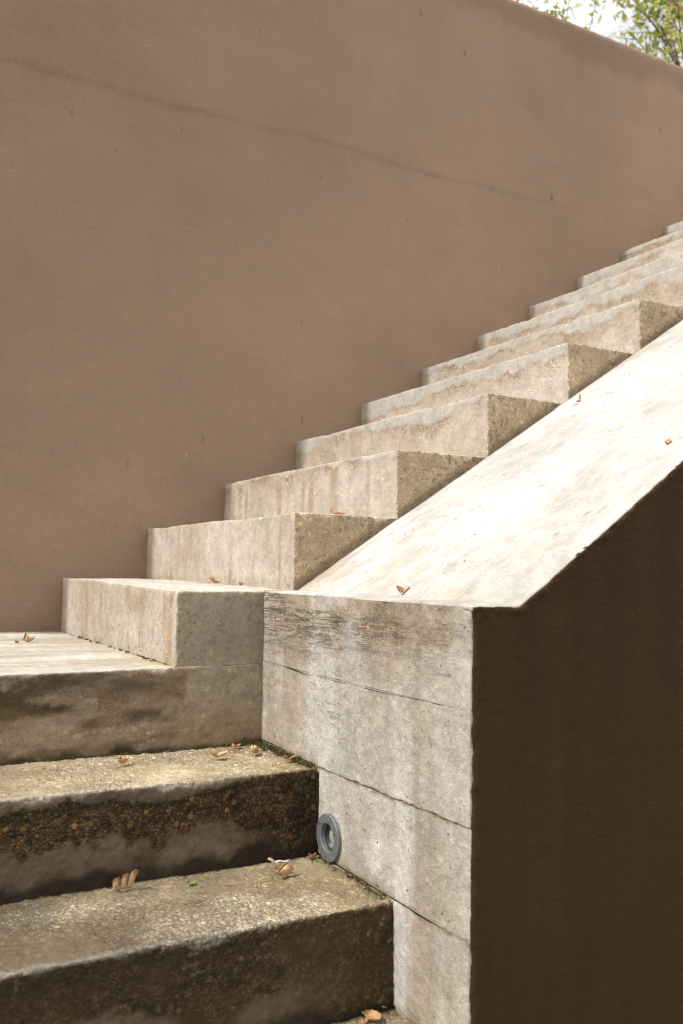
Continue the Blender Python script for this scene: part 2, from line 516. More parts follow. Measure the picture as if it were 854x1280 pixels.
def lower_attrs(P0, N, k, zt, zb, yf):
    """k: 0 landing, 1.. steps going down"""
    x, y, z = P0.T
    ws, wt, wr = (np.clip(v, 0, 1) ** 1.5 for v in (-N[:, 1], N[:, 2], np.abs(N[:, 0])))
    h = zt - z
    up_ = z - zb
    n1 = fbm(P0, 4.5, 4, 101 + k); n2 = fbm(P0, 17, 4, 102 + k); n3 = fbm(P0, 75, 3, 103 + k)
    hs_ = fbm(P0, (6, 1, 28), 4, 104 + k)
    if k == 0:
        f = mix(C(.235, .19, .145)[None], C(.33, .285, .225)[None], 0.5 + 0.7 * hs_)
        f = mix(f, C(.075, .055, .03)[None], sst(-.2, 0.4, fbm(P0, (5, 1, 15), 5, 111)) * sst(0.15, -0.1, x) * sst(0.15, 0.07, h + .03 * n2))
        f = mix(f, C(.085, .07, .05)[None], sst(0.05, 0.0, h - 0.012 * n2 - .01) * sst(-.02, -.15, x) * 0.6)
        f = mix(f, C(.41, .365, .30)[None], sst(.3, .75, hs_ + .4 * n3) * .5)
        f = mix(f, C(.12, .09, .055)[None], sst(.1, .8, fbm(P0, (5, 1, 24), 5, 113) + .15 * n3) * .75 * sst(.12, -.02, x))
        f = mix(f, C(.07, .052, .03)[None], sst(.6, .95, n3 + .5 * n2) * .25)
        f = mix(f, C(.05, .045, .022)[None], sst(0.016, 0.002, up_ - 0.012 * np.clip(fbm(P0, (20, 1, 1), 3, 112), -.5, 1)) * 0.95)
        und = sst(-.03, .05, x + .03 * n2)
        f = mix(f, mix(C(.25, .195, .135)[None], C(.33, .265, .19)[None], .5 + .7 * n1), und * .8)
        f = mix(f, MOSS[None] * .7, und * sst(.014, 0., up_ - .006 * n2) * .9)
        agg = 0.12 + 0.25 * np.clip(n2, 0, 1) * (1 - und); wet = sst(-.1, .4, n1) * 0.8 * (1 - und)
    elif k == 1:
        f = mix(C(.115, .08, .042)[None], C(.20, .14, .075)[None], 0.4 + 0.5 * n1 + .5 * n2)   # pebbly
        f = mix(f, BLACK[None], sst(0.0, 0.55, n3 + .4 * n2) * 0.75)
        bandw = 0.026 + 0.016 * fbm(P0, (5, 0, 0), 3, 121) + .010 * fbm(P0, (26, 0, 26), 4, 122)
        bandw = bandw * sst(0.17, -0.10, x)
        gm = sst(0.002, -0.0015, h - bandw)
        f = mix(f, mix(C(.135, .108, .08)[None], C(.20, .168, .135)[None], .5 + .8 * hs_), gm * 0.92)
        f = mix(f, C(.045, .033, .02)[None], np.exp(-((h - bandw - .006) / 0.008) ** 2) * 0.6 * sst(.2, 0, x))
        lowg = sst(0.082, 0.094, h + 0.022 * fbm(P0, (8, 0, 8), 3, 123) + .016 * fbm(P0, (38, 0, 38), 4, 124) - 0.10 * np.clip(x + 0.05, 0, 1))
        lowg = lowg * sst(0.10, -0.03, x + .06 * n1)
        f = mix(f, mix(C(.145, .11, .08)[None], C(.205, .163, .125)[None], .5 + .7 * hs_), lowg * 0.9)
        f = mix(f, C(.10, .075, .05)[None], lowg * sst(.2, .9, fbm(P0, (9, 0, 14), 4, 125)) * .8)
        f = mix(f, C(.05, .038, .024)[None], lowg * sst(.6, .9, n3 + .3 * n2) * .7)
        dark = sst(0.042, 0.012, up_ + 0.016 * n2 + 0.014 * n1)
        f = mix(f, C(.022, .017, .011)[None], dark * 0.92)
        f = mix(f, C(.03, .022, .012)[None], sst(0.12, 0.2, x) * 0.45 * sst(-.3, .4, n2))
        agg = np.clip(1 - gm - lowg, 0.08, 1) * (1 - .7 * dark); wet = 0.5 * gm + .2
    else:
        f = mix(C(.075, .05, .026)[None], C(.155, .105, .055)[None], 0.4 + 0.6 * n1 + .3 * n2)
        f = mix(f, BLACK[None], sst(0.05, 0.7, n2 + .3 * n3) * 0.6)
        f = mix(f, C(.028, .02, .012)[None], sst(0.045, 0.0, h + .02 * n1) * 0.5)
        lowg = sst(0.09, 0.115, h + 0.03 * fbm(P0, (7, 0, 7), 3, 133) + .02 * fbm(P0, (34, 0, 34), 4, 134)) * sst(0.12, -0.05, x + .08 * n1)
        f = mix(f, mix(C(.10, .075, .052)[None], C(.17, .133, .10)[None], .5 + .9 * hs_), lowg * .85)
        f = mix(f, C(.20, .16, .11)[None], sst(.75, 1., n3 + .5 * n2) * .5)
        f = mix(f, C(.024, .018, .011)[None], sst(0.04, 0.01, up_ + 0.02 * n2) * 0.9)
        agg = np.clip(.55 - lowg + .3 * n2, .05, 1); wet = np.full(len(x), .25)
    # treads
    if k == 0:
        pl = fbm(P0, (1.2, 26, 1), 3, 141)
        t = mix(C(.36, .32, .255)[None], C(.52, .485, .42)[None], .5 + .6 * n1 + .55 * pl)
        tagg = np.full(len(x), 0.05)
        for yy, ln in ((0.16, .4), (0.60, .6), (0.92, .4)):
            c_ = np.exp(-((y - yy - .006 * fbm(P0, (5, 0, 0), 2, 142)) / 0.0035) ** 2) * sst(-.1, .3, fbm(P0, (4, 3, 0), 2, 143) + .25)
            t = mix(t, C(.16, .12, .08)[None], c_ * .8 * wt)
        t = mix(t, C(.13, .10, .07)[None], sst(0.05, 0.0, WY - y - .02 * n2) * 0.7)
        t = mix(t, C(.40, .36, .20)[None], sst(0.07, 0.0, -x) * sst(.9, .2, y) * .5)
    else:
        t = mix(C(.24, .185, .11)[None], C(.41, .345, .235)[None], .45 + .5 * n1 + .45 * n2)
        t = mix(t, C(.24, .18, .11)[None], sst(.05, .6, fbm(P0, 7, 4, 151 + k)) * .75)
        t = mix(t, C(.17, .135, .085)[None], sst(.1, .9, fbm(P0, 3.2, 3, 153 + k) + .75 * sst(0.08, -.35, x) - .35 * sst(-.05, .15, x)) * .7)  # random soil patches, plus tree shade painted in towards the left
        t = mix(t, C(.36, .335, .30)[None], sst(0.02, 0.004, y - yf + .006 * n2) * sst(.05, -.1, x) * .7)
        t = mix(t, MOSS[None], sst(0.04, 0.0, X0 - x - .03 * n2) * .6 * wt)
        pch = fbm(P0, 6, 4, 157 + k)
        t = mix(t, C(.37, .325, .245)[None], sst(.1, .6, pch) * .6)
        t = mix(t, C(.15, .115, .065)[None], sst(.5, 1., n3 + .3 * n2) * .35)
        if k == 1: t = t * 1.1
        tagg = np.clip(.42 + .4 * pch, .15, .7)
    tot = np.maximum(ws + wt + wr, 1e-3)[:, None]
    step_side = sst(.0, .04, x + .012 * n2) * (k == 0)  # blends the landing face into the first step's side colour
    f = mix(f * C(1.06, .98, .87), side_tone(P0) / .78, step_side * sst(-.30, -.22, z + .03 * n1))
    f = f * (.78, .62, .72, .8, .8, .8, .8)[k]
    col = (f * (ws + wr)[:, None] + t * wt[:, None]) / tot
    aggv = (np.asarray(agg) * (ws + wr) + tagg * wt) / tot[:, 0]
    arr = 1 - np.max(np.abs(N), 1)
    aggv = np.clip(aggv + .3 * sst(.05, .2, arr), 0, 1)
    return dict(col=np.clip(col, .004, .9), agg=aggv, pit=np.full(len(x), .3), wet=np.asarray(wet) * (ws + wr))

zs = [ZL, Z1, Z2, Z3] + [Z3 - H * k for k in (1, 2, 3)]
ys = [WY + .02, 0.0, -A1, -A2] + [-A2 - .2815 * k for k in (1, 2, 3, 4)]
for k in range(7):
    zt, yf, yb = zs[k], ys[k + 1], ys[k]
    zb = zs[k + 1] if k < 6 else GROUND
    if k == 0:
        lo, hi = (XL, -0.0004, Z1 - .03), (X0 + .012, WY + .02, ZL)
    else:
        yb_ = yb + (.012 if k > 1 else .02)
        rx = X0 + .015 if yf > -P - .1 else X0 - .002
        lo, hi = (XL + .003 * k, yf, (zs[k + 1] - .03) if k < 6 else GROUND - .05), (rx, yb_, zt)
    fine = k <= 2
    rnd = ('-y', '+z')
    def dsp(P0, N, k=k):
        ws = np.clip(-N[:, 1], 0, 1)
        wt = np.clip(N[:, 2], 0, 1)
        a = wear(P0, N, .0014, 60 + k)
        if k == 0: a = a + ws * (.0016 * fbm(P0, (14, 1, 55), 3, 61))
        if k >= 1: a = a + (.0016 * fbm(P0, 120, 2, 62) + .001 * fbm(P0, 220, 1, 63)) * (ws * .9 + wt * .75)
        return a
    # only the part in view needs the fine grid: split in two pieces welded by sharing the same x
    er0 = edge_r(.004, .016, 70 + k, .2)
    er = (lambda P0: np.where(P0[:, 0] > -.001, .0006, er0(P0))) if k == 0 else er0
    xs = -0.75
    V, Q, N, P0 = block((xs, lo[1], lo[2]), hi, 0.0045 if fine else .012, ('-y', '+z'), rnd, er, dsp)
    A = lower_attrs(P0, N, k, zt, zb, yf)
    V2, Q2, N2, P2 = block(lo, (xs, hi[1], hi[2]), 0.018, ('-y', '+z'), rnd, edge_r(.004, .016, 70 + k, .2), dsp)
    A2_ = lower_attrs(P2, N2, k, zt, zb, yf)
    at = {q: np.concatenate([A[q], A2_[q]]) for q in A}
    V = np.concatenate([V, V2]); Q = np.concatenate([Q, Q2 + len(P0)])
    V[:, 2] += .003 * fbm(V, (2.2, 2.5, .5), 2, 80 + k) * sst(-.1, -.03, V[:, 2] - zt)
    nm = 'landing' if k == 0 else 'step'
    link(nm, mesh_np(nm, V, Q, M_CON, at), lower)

# ------------------------------------------------------------------ parapet: board-marked end, sloping top, dark painted flank
par = tag(empty('stair_parapet', (X0 + .5, -P / 2, GROUND)),
          'concrete parapet with board-marked end, sunlit white sloping top and dark brown side', 'parapet')
KX = np.array([X0 - .1, .294, .379, .466, .559, .665, XR + .5])
KZ = np.array([0, 0, .058, .118, .182, .256, .256 + .64 * (XR + .5 - .665)])

def ramp_z(x, y):
    zin = np.maximum(0, .64 * (x - .285)); zout = np.interp(x, KX, KZ)
    t = np.clip(-y / P, 0, 1)
    z = zin * (1 - t) + zout * t
    return z - 0.006

def course_attrs(P0, N, zt):
    x, y, z = P0.T
    n1 = fbm(P0, 5, 4, 201); n2 = fbm(P0, 20, 4, 202); n3 = fbm(P0, 80, 3, 203)
    c = mix(C(.305, .266, .214)[None], C(.405, .374, .33)[None], .5 + .5 * n1 + .3 * n2)
    st = fbm(P0, (0, 13, 1.0), 3, 204)
    c = mix(c, C(.44, .42, .385)[None], sst(-.05, .5, st) * .9)
    c = mix(c, C(.24, .195, .137)[None], sst(.0, .7, -st) * .6)
    top = sst(-.17, -.05, z)
    c = mix(c, C(.26, .21, .145)[None], top * (.45 + .6 * n2))
    c = mix(c, C(.17, .125, .075)[None], top * sst(.2, .9, fbm(P0, (0, 6, 9), 4, 218)) * .5)
    c = mix(c, C(.20, .155, .10)[None], sst(-.03, -.0, z) * (.3 + .5 * n2))
    # grey cement run down the middle
    run = np.exp(-((y + .395 + .012 * fbm(P0, (0, 0, 9), 2, 205)) / .024) ** 2) * sst(-.42, -.36, z) * sst(-.035, -.06, z)
    c = mix(c, C(.335, .315, .285)[None], run * .95)
    edge = np.exp(-((np.abs(y + .395 + .012 * fbm(P0, (0, 0, 9), 2, 205)) - .03) / .006) ** 2) * sst(-.42, -.36, z) * sst(-.035, -.06, z)
    c = mix(c, C(.32, .28, .23)[None], edge * .5)
    # weathered wood-grain fissures
    g = fbm(P0 + np.array([0, 0, 0]), (0, 7, 95), 3, 206)
    gm = sst(.3, .6, g) * top * sst(-.70, -.2, y + .15 * n1) * sst(.1, .5, fbm(P0, (0, 5, 9), 2, 207) + .35)
    g2 = fbm(P0, (0, 9, 60), 3, 208)
    gm2 = sst(.72, .95, g2) * .7 * sst(-.3, -.1, z)
    gm = np.clip(gm + gm2, 0, 1) * .6
    fis = top * np.clip(.25 + sst(-.55, -.1, y + .15 * n1), 0, 1) * sst(-.1, .35, fbm(P0, (0, 6, 14), 3, 209) + .15)
    fis = np.clip(fis + .35 * sst(.4, .7, fbm(P0, (0, 5, 12), 3, 217)) * sst(-.5, -.2, z), 0, 1)
    fis = fis * (1 - .8 * np.exp(-((y + .395) / .03) ** 2))
    c = mix(c, C(.10, .07, .04)[None], gm * .85)
    # cement patch beside the lamp
    pt = np.exp(-((y + .425 + .02 * n1) / .045) ** 2 - ((z + .475) / .05) ** 2)
    c = mix(c, C(.30, .27, .235)[None], sst(.25, .7, pt) * .6)
    # darker, browner foot where the steps meet
    stepz = np.where(y > -A1, Z1, np.where(y > -A2, Z2, np.where(y > -A2 - .28, Z3, Z3 - H)))
    c = mix(c, C(.22, .17, .09)[None], sst(.03, .0, z - stepz - .012 * n2) * .7)
    # joints between the board courses
    hh = zt - z
    c = mix(c, C(.15, .11, .07)[None], sst(.008, .002, hh + .003 * n3) * (.75 if zt < -.2 else .15) * sst(-.3, .3, n2 + .2) * (zt < -.05))
    isdark = (N[:, 1] < -.8)
    agg = np.clip(.12 + .3 * n2 * top, 0, 1)
    return dict(col=np.clip(c, .004, .9), agg=agg, pit=np.clip(.75 + .4 * n1, 0, 1), wet=np.zeros(len(x)), _g=gm, _p=pt, fis=fis)

LAMP_Y, LAMP_Z = -0.329, -0.4675
tops = [-.0115, -.1673, -.3411, -.5106, -.683, -.856, -1.03, -1.2, GROUND - .05]
prd = [0.0, .0012, -.0018, .0008, -.001, .0, .0015, 0]
for k in range(8):
    zt, zb = tops[k], tops[k + 1]
    res = .003 if k <= 3 else (.006 if k == 4 else .03)
    def dsp(P0, N, k=k, zt=zt):
        a = course_attrs(P0, N, zt)
        f = wear(P0, N, .0011, 210)
        f = f - .0032 * a['_g'] + .0022 * sst(.25, .6, a['_p'])
        return f * np.clip(-N[:, 0], 0, 1) + .0012 * fbm(P0, 60, 2, 215) * np.abs(N[:, 1])
    def rf(P0, k=k):
        n = fbm(P0, (0, 40, 3), 4, 220 + k)
        y = P0[:, 1]
        topedge = np.abs(P0[:, 2] - zt) < .03
        b = (.0012 + .0055 * np.clip(n, 0, 1)) if k > 1 else (.0012 + .0055 * np.clip(n, 0, 1)) * np.where((k == 1) & topedge, .3, np.where((k == 0) & ~topedge, .3, 1))
        if (k == 3) or (k == 2): b = b + (.0045 * sst(-.78, -.3, y) + .004 * np.clip(n, 0, 1)) * (topedge if k == 3 else ~topedge)
        return np.where((k == 0) & topedge, .0008, np.maximum(b, .0008))
    V, Q, N, P0 = block((X0 - prd[k], -P, zb), (X0 + .05, 0.012, zt), res, ('-x', '-y'), ('-x', '-y', '+z', '-z'), rf, dsp)
    at = course_attrs(P0, N, zt)
    V[:, 2] += .0045 * fbm(np.stack([V[:, 0] * 0, V[:, 1], V[:, 2]], 1), (0, 3.5, 1.2), 3, 216) * sst(0, -.08, V[:, 2])
    at.pop('_g'); at.pop('_p')
    if k == 2:      # opening for the lamp
        cc = P0[Q].mean(1)
        keep = ~((np.hypot(cc[:, 1] - LAMP_Y, cc[:, 2] - LAMP_Z) < .036) & (cc[:, 0] < X0 + .02))
        Q = Q[keep]
    link('concrete_course', mesh_np('concrete_course', V, Q, M_CON, at), par)

# sloping top (thin screed, 14 mm, over the core)
def ramp_attrs(V, N=None):
    x, y, z = V.T
    B = np.stack([x * .84 + z * .54, y, x * 0], 1)       # along the slope / across
    n1 = fbm(B, 3.0, 4, 301); n2 = fbm(B, 12, 4, 302); n3 = fbm(B, 60, 3, 303)
    st = fbm(B, (2.2, 16, 1), 4, 304)
    c = mix(C(.355, .338, .312)[None], C(.495, .486, .47)[None], .62 + .6 * n1 + .25 * st)
    inner = sst(-.32, -.02, y)
    c = mix(c, C(.34, .29, .23)[None], inner * sst(-.25, .5, st + .3 * n2) * .85)
    c = mix(c, C(.37, .31, .23)[None], sst(.55, .3, x) * sst(-.15, .6, n2 + .3 * n1) * .55)
    c = mix(c, C(.30, .275, .235)[None], sst(.25, .8, st) * .35)
    c = mix(c, C(.34, .312, .268)[None], sst(.15, .9, fbm(B, (3.0, 5, 1), 5, 305)) * .5)
    c = mix(c, C(.20, .16, .11)[None], sst(1.0, 1.35, n3 + .5 * n2) * .6)
    c = mix(c, C(.16, .12, .08)[None], sst(.012, 0, -y) * .6)
    return dict(col=np.clip(c, .004, .9), agg=np.full(len(x), .02), pit=np.full(len(x), .12), wet=np.zeros(len(x)))

gx = np.concatenate([np.linspace(X0 + .001, 1.75, 380), np.linspace(1.75, XR, 120)[1:]])
gy = np.linspace(.004, -P - .001, 170)
GX, GY = np.meshgrid(gx, gy, indexing='ij')
TX, TY = GX.ravel(), GY.ravel()
TZ = ramp_z(TX, TY)
S3 = np.stack([TX, TY, TZ], 1)
outer = sst(-P + .035, -P, TY)
TZ = TZ + .0016 * fbm(S3, 5, 3, 310) + .0009 * fbm(S3, 40, 3, 311)
TZ = TZ - outer * (.003 + .005 * sst(.55, .9, fbm(S3, (9, 0, 0), 4, 312)))
front = sst(X0 + .02, X0, TX)
TZ = TZ - front * (.002 + .004 * np.clip(fbm(S3, (0, 18, 0), 3, 313), 0, 1))
TYj = TY + outer * .0025 * fbm(S3, (24, 0, 0), 3, 314)
top = np.stack([TX, TYj, TZ], 1)
bot = top.copy(); bot[:, 2] = np.minimum(TZ - .006, ramp_z(TX, TY) - .0075)
nxg, nyg = GX.shape
idx = np.arange(nxg * nyg).reshape(nxg, nyg)
qt = np.stack([idx[:-1, :-1], idx[:-1, 1:], idx[1:, 1:], idx[1:, :-1]], -1).reshape(-1, 4)
qb = qt[:, ::-1] + len(top)
def strip(line):
    l = np.asarray(line)
    return np.stack([l[:-1], l[1:], l[1:] + len(top), l[:-1] + len(top)], -1)
qs = np.concatenate([strip(idx[0, :])[:, ::-1], strip(idx[-1, :]), strip(idx[:, 0]), strip(idx[:, -1])[:, ::-1]])
V = np.concatenate([top, bot]); Q = np.concatenate([qt, qb, qs])
link('sloping_top', mesh_np('sloping_top', V, Q, M_CON, ramp_attrs(V)), par)

def prism(xs, zf, y0, y1, zbot, inset):
    """vertical slab following a top line zf(x)"""
    n = len(xs)
    zt = zf
    rows = [np.stack([xs, np.full(n, y), z], 1) for y, z in ((y0, np.full(n, zbot)), (y0, zt), (y1, zt), (y1, np.full(n, zbot)))]
    V = np.concatenate(rows)
    Q = []
    for a in range(4):
        b = (a + 1) % 4
        i = np.arange(n - 1)
        Q.append(np.stack([a * n + i, b * n + i, b * n + i + 1, a * n + i + 1], -1))
    Q.append(np.array([[0, 3 * n, 2 * n, n], [n - 1, 2 * n - 1, 3 * n - 1, 4 * n - 1]]))
    return V, np.concatenate(Q)

xs = np.unique(np.concatenate([np.linspace(X0 + .055, XR - .01, 40), KX[1:6], [.285]]))
V, Q = prism(xs, np.minimum(ramp_z(xs, xs * 0), ramp_z(xs, xs * 0 - P)) - .03, -P + .004, -.004, GROUND - .05, 0)
link('core', mesh_np('core', V, Q, M_CON, dict(col=np.tile(C(.4, .35, .28), (len(V), 1)), agg=np.zeros(len(V)), pit=np.zeros(len(V)), wet=np.zeros(len(V))), smooth=False), par)

# dark painted render coat on the flank
gx = np.concatenate([np.linspace(X0 + .0025, 1.35, 300), np.linspace(1.35, XR - .005, 90)[1:]])
gt = np.concatenate([np.linspace(0, .72, 90), np.linspace(.72, 1, 110)[1:]])
GX, GT = np.meshgrid(gx, gt, indexing='ij')
x = GX.ravel(); t = GT.ravel()
e3 = np.stack([x, x * 0, x * 0], 1)
ztop = ramp_z(x, x * 0 - P) - .006 + .0014 * fbm(e3, 20, 3, 320) + .0016 * fbm(e3, 90, 2, 321) - .006 * sst(.5, .9, fbm(e3, 9, 3, 322))
z = GROUND - .05 + t * (ztop - GROUND + .05)
S3 = np.stack([x, x * 0, z], 1)
rim = sst(.025, .006, ztop - z)
yy = -P - .004 - .0007 * fbm(S3, 9, 3, 323) - .0004 * fbm(S3, 70, 2, 324) - rim * (.0015 + .003 * fbm(S3, 75, 3, 325))
left = sst(.008, 0, x - X0 - .0025)
yy = yy + left * .002
xx = x + left * .0022 * fbm(S3, (0, 0, 45), 3, 326)
fr = np.stack([xx, yy, z], 1); bk = fr.copy(); bk[:, 1] = -P + .0035
bk[:, 1] = np.where(x < X0 + .056, -P - .0012, -P + .0035)
n1_, n2_ = GX.shape
idx = np.arange(n1_ * n2_).reshape(n1_, n2_)
qf = np.stack([idx[:-1, :-1], idx[1:, :-1], idx[1:, 1:], idx[:-1, 1:]], -1).reshape(-1, 4)
nfr = len(fr)
def strip2(l): return np.stack([l[:-1], l[1:], l[1:] + nfr, l[:-1] + nfr], -1)
Q = np.concatenate([qf, qf[:, ::-1] + nfr, strip2(idx[0, :]), strip2(idx[-1, :])[:, ::-1], strip2(idx[:, -1])])
link('painted_side', mesh_np('painted_side', np.concatenate([fr, bk]), Q, M_DARK), par)

# ------------------------------------------------------------------ brown boundary wall
wall = tag(empty('boundary_wall', (1.0, WY + .1, GROUND)), 'tall brown painted wall with a cracked joint behind the stairs', 'wall')
gx = np.linspace(XL, XR, 380); gz = np.linspace(-.3, ZT, 160)
GX, GZ = np.meshgrid(gx, gz, indexing='ij')
x, z = GX.ravel(), GZ.ravel()
S3 = np.stack([x, x * 0, z], 1)
edge = sst(.03, 0, ZT - z)
y = WY + .003 * fbm(S3, 1.4, 3, 401) + .0007 * fbm(S3, 12, 3, 402) + edge * (.004 + .004 * fbm(S3, 20, 3, 403))
zz = z + (z > ZT - .001) * .006 * fbm(S3, (6, 0, 0), 4, 404)
V = np.stack([x, y, zz], 1)
n1_, n2_ = GX.shape
idx = np.arange(n1_ * n2_).reshape(n1_, n2_)
Q = [np.stack([idx[:-1, :-1], idx[1:, :-1], idx[1:, 1:], idx[:-1, 1:]], -1).reshape(-1, 4)]
nb = len(V)
topl = idx[:, -1]
bt = V[topl] + np.array([0, .2, 0]); V = np.concatenate([V, bt])
bi = nb + np.arange(len(topl))
Q.append(np.stack([topl[:-1], topl[1:], bi[1:], bi[:-1]], -1))
lowv = bt.copy(); lowv[:, 2] = GROUND - .05; V = np.concatenate([V, lowv]); li = nb + len(topl) + np.arange(len(topl))
Q.append(np.stack([bi[:-1], bi[1:], li[1:], li[:-1]], -1))
flow = V[idx[:, 0]].copy(); flow[:, 2] = GROUND - .05; V = np.concatenate([V, flow]); fi = nb + 2 * len(topl) + np.arange(len(topl))
Q.append(np.stack([fi[:-1], fi[1:], idx[1:, 0], idx[:-1, 0]], -1))
for sgn, j in ((1, 0), (-1, -1)):
    e = np.array([[fi[j], idx[j, 0], li[j], li[j]]])
    Q.append(np.array([[fi[j], idx[j, 0], topl[j], bi[j]], [fi[j], bi[j], li[j], fi[j]]])[:1])
me = mesh_np('render_face', V, np.concatenate(Q), M_WALL)
link('render_face', me, wall)

# ------------------------------------------------------------------ ground and garden terrain
def simple_mat(name, c1, c2, sc, rough=.95, bump=.01):
    n = NT(name, rough, .2)
    c = n.mixc(n.ramp(n.noise(sc, 6, .6), .3, .7), c1, c2)
    return n.out(c, n.bump(n.noise(sc * 8, 4, .6), bump, .8))
M_GND = simple_mat('dark_paving', (.035, .028, .019), (.065, .053, .038), 3)
M_SOIL = simple_mat('garden_soil', (.07, .05, .03), (.12, .10, .05), 4)
def sheet(name, x0, x1, y0, y1, z, mat, thick=None):
    V = [(x0, y0, z), (x1, y0, z), (x1, y1, z), (x0, y1, z)]
    Q = [[0, 1, 2, 3]]
    if thick:
        V += [(a, b, z - thick) for a, b, _ in V]
        Q += [[4, 7, 6, 5], [0, 4, 5, 1], [1, 5, 6, 2], [2, 6, 7, 3], [3, 7, 4, 0]]
    o = link(name, mesh_np(name, np.array(V), np.array(Q), mat, smooth=False))
    return tag(o, kind='structure')
sheet('ground', -400, 400, -400, 400, GROUND, M_GND)
sheet('garden_terrain', -30, 40, WY + .201, 40, 2.36, M_SOIL, 3.8)

# ------------------------------------------------------------------ recessed step light
def metal(name, col, rough, met=1.0):
    n = NT(name, rough, .5)
    n.b.inputs['Metallic'].default_value = met
    c = n.mixc(n.ramp(n.noise(120, 4, .6), .3, .7), col, tuple(v * .72 for v in col))
    return n.out(c, n.bump(n.noise(500, 2, .5), .0004, .5))
M_BEZ = metal('grey_cast_metal', (.20, .205, .215), .6, .5)
M_SLV = metal('dark_metal', (.05, .052, .055), .4, .5)
M_SCR = metal('steel_screw', (.12, .12, .13), .45, .8)
n_ = NT('frosted_glass', .16, .6)
n_.b.inputs['Transmission Weight'].default_value = .25
M_GLS = n_.out(n_.mixc(n_.ramp(n_.noise(110, 4, .6), .3, .7), (.24, .25, .21), (.50, .50, .43)), n_.bump(n_.noise(90, 3, .5), .002, .6))

def lathe(prof, mat, name, seg=56):
    """profile (radius, depth) turned about the lamp axis, which points to -X"""
    V, Q, n = [], [], len(prof)
    for s in range(seg):
        a = 2 * math.pi * s / seg
        for r, d in prof: V.append((-d, r * math.cos(a), r * math.sin(a)))
    for s in range(seg):
        s2 = (s + 1) % seg
        for k in range(n - 1): Q.append((s * n + k, s * n + k + 1, s2 * n + k + 1, s2 * n + k))
    return mesh_np(name, np.array(V), np.array(Q), mat)
lamp = tag(empty('step_light', (X0, LAMP_Y, LAMP_Z)), 'round grey metal step light set in the board-marked concrete', 'light')
RO, RI = .0445, .0265
link('bezel', lathe([(RI, -.004), (RI, .0046), (RI + .0001, .0050), (RI + .0009, .0056), (RI + .0012, .0057), (RI + .002, .0057), (RO - .0022, .0057),
      (RO - .0012, .0056), (RO - .0008, .0055), (RO, .0046), (RO + .0001, .0042), (RO + .0001, -.003)], M_BEZ, 'bezel'), lamp, (0, 0, 0))
link('sleeve', lathe([(RI + .0005, .004), (RI + .0003, -.014), (RI - .004, -.015), (0.0, -.0155)], M_SLV, 'sleeve'), lamp, (0, 0, 0))
link('lens', lathe([(RI - .0012, -.014), (RI - .003, -.0112), (RI - .009, -.0088), (RI - .016, -.0074), (.0004, -.0068)], M_GLS, 'lens'), lamp, (0, 0, 0))
scr_me = lathe([(0.0004, .0012), (.0012, .0012), (.0014, .0004), (.0027, .0006), (.003, -.001)], M_SCR, 'screw', 14)
for a in (35, 155, 275):
    rr = (RO + RI) / 2
    link('screw', scr_me, lamp, (-.0056, rr * math.cos(math.radians(a)), rr * math.sin(math.radians(a))))

# ------------------------------------------------------------------ dry leaves
def leaf_mat(name, c1, c2, sc=70, rough=.6):
    n = NT(name, rough, .3)
    c = n.mixc(n.ramp(n.noise(sc, 4, .6), .3, .7), c1, c2)
    n.b.inputs['Subsurface Weight'].default_value = .0
    return n.out(c, n.bump(n.noise(sc * 3, 3, .6), .001, .6))
L_TAN = leaf_mat('dry_leaf_tan', (.50, .35, .215), (.35, .21, .11))
L_BRN = leaf_mat('dry_leaf_brown', (.36, .19, .09), (.20, .10, .045))
L_ORG = leaf_mat('dry_leaf_orange', (.50, .30, .15), (.36, .20, .09))
L_GRN = leaf_mat('leaf_green', (.20, .24, .07), (.14, .18, .05))
L_PNK = leaf_mat('bract_pale', (.55, .45, .42), (.42, .33, .32))

def leaf_mesh(name, L, Wd, curl, bend, lobes, mat, seed, thick=.0006):
    r = np.random.default_rng(seed)
    nu, nv = 17, 9
    u = np.linspace(0, 1, nu); v = np.linspace(-1, 1, nv)
    U, Vv = np.meshgrid(u, v, indexing='ij')
    w = np.sin(np.pi * np.clip(U, 0.02, .98) ** .8) ** .75
    w = w * (1 + .28 * np.sin(U * lobes * 2 * np.pi + r.uniform(0, 6)) * np.abs(Vv))
    X = (U - .5) * L + .06 * L * np.abs(Vv) * np.sin(U * 9)
    ang = Vv * curl * (1 + .5 * np.sin(U * 5 + r.uniform(0, 6)))
    ang = np.where(np.abs(ang) < 1e-4, 1e-4, ang)
    R_ = Wd / 2 * w / np.maximum(abs(curl), .05) * np.sign(curl if curl else 1)
    Y = R_ * np.sin(ang); Z = R_ * (1 - np.cos(ang))
    Z = Z + bend * (U - .5) ** 2 * L * 4 + .06 * L * np.sin(U * 11 + Vv * 3 + r.uniform(0, 6)) * np.abs(Vv)
    Pt = np.stack([X.ravel(), Y.ravel(), Z.ravel()], 1)
    Pt += r.normal(0, .004 * L, Pt.shape)
    Pt[:, 2] -= Pt[:, 2].min() - .0006
    idx = np.arange(nu * nv).reshape(nu, nv)
    q = np.stack([idx[:-1, :-1], idx[1:, :-1], idx[1:, 1:], idx[:-1, 1:]], -1).reshape(-1, 4)
    b = Pt + np.array([0, 0, -thick])
    n = len(Pt)
    ring = np.concatenate([idx[:, 0], idx[-1, 1:], idx[-2::-1, -1], idx[0, -2:0:-1]])
    r2_ = np.roll(ring, -1)
    side = np.stack([ring, ring + n, r2_ + n, r2_], -1)
    return mesh_np(name, np.concatenate([Pt, b]), np.concatenate([q, q[:, ::-1] + n, side]), mat)

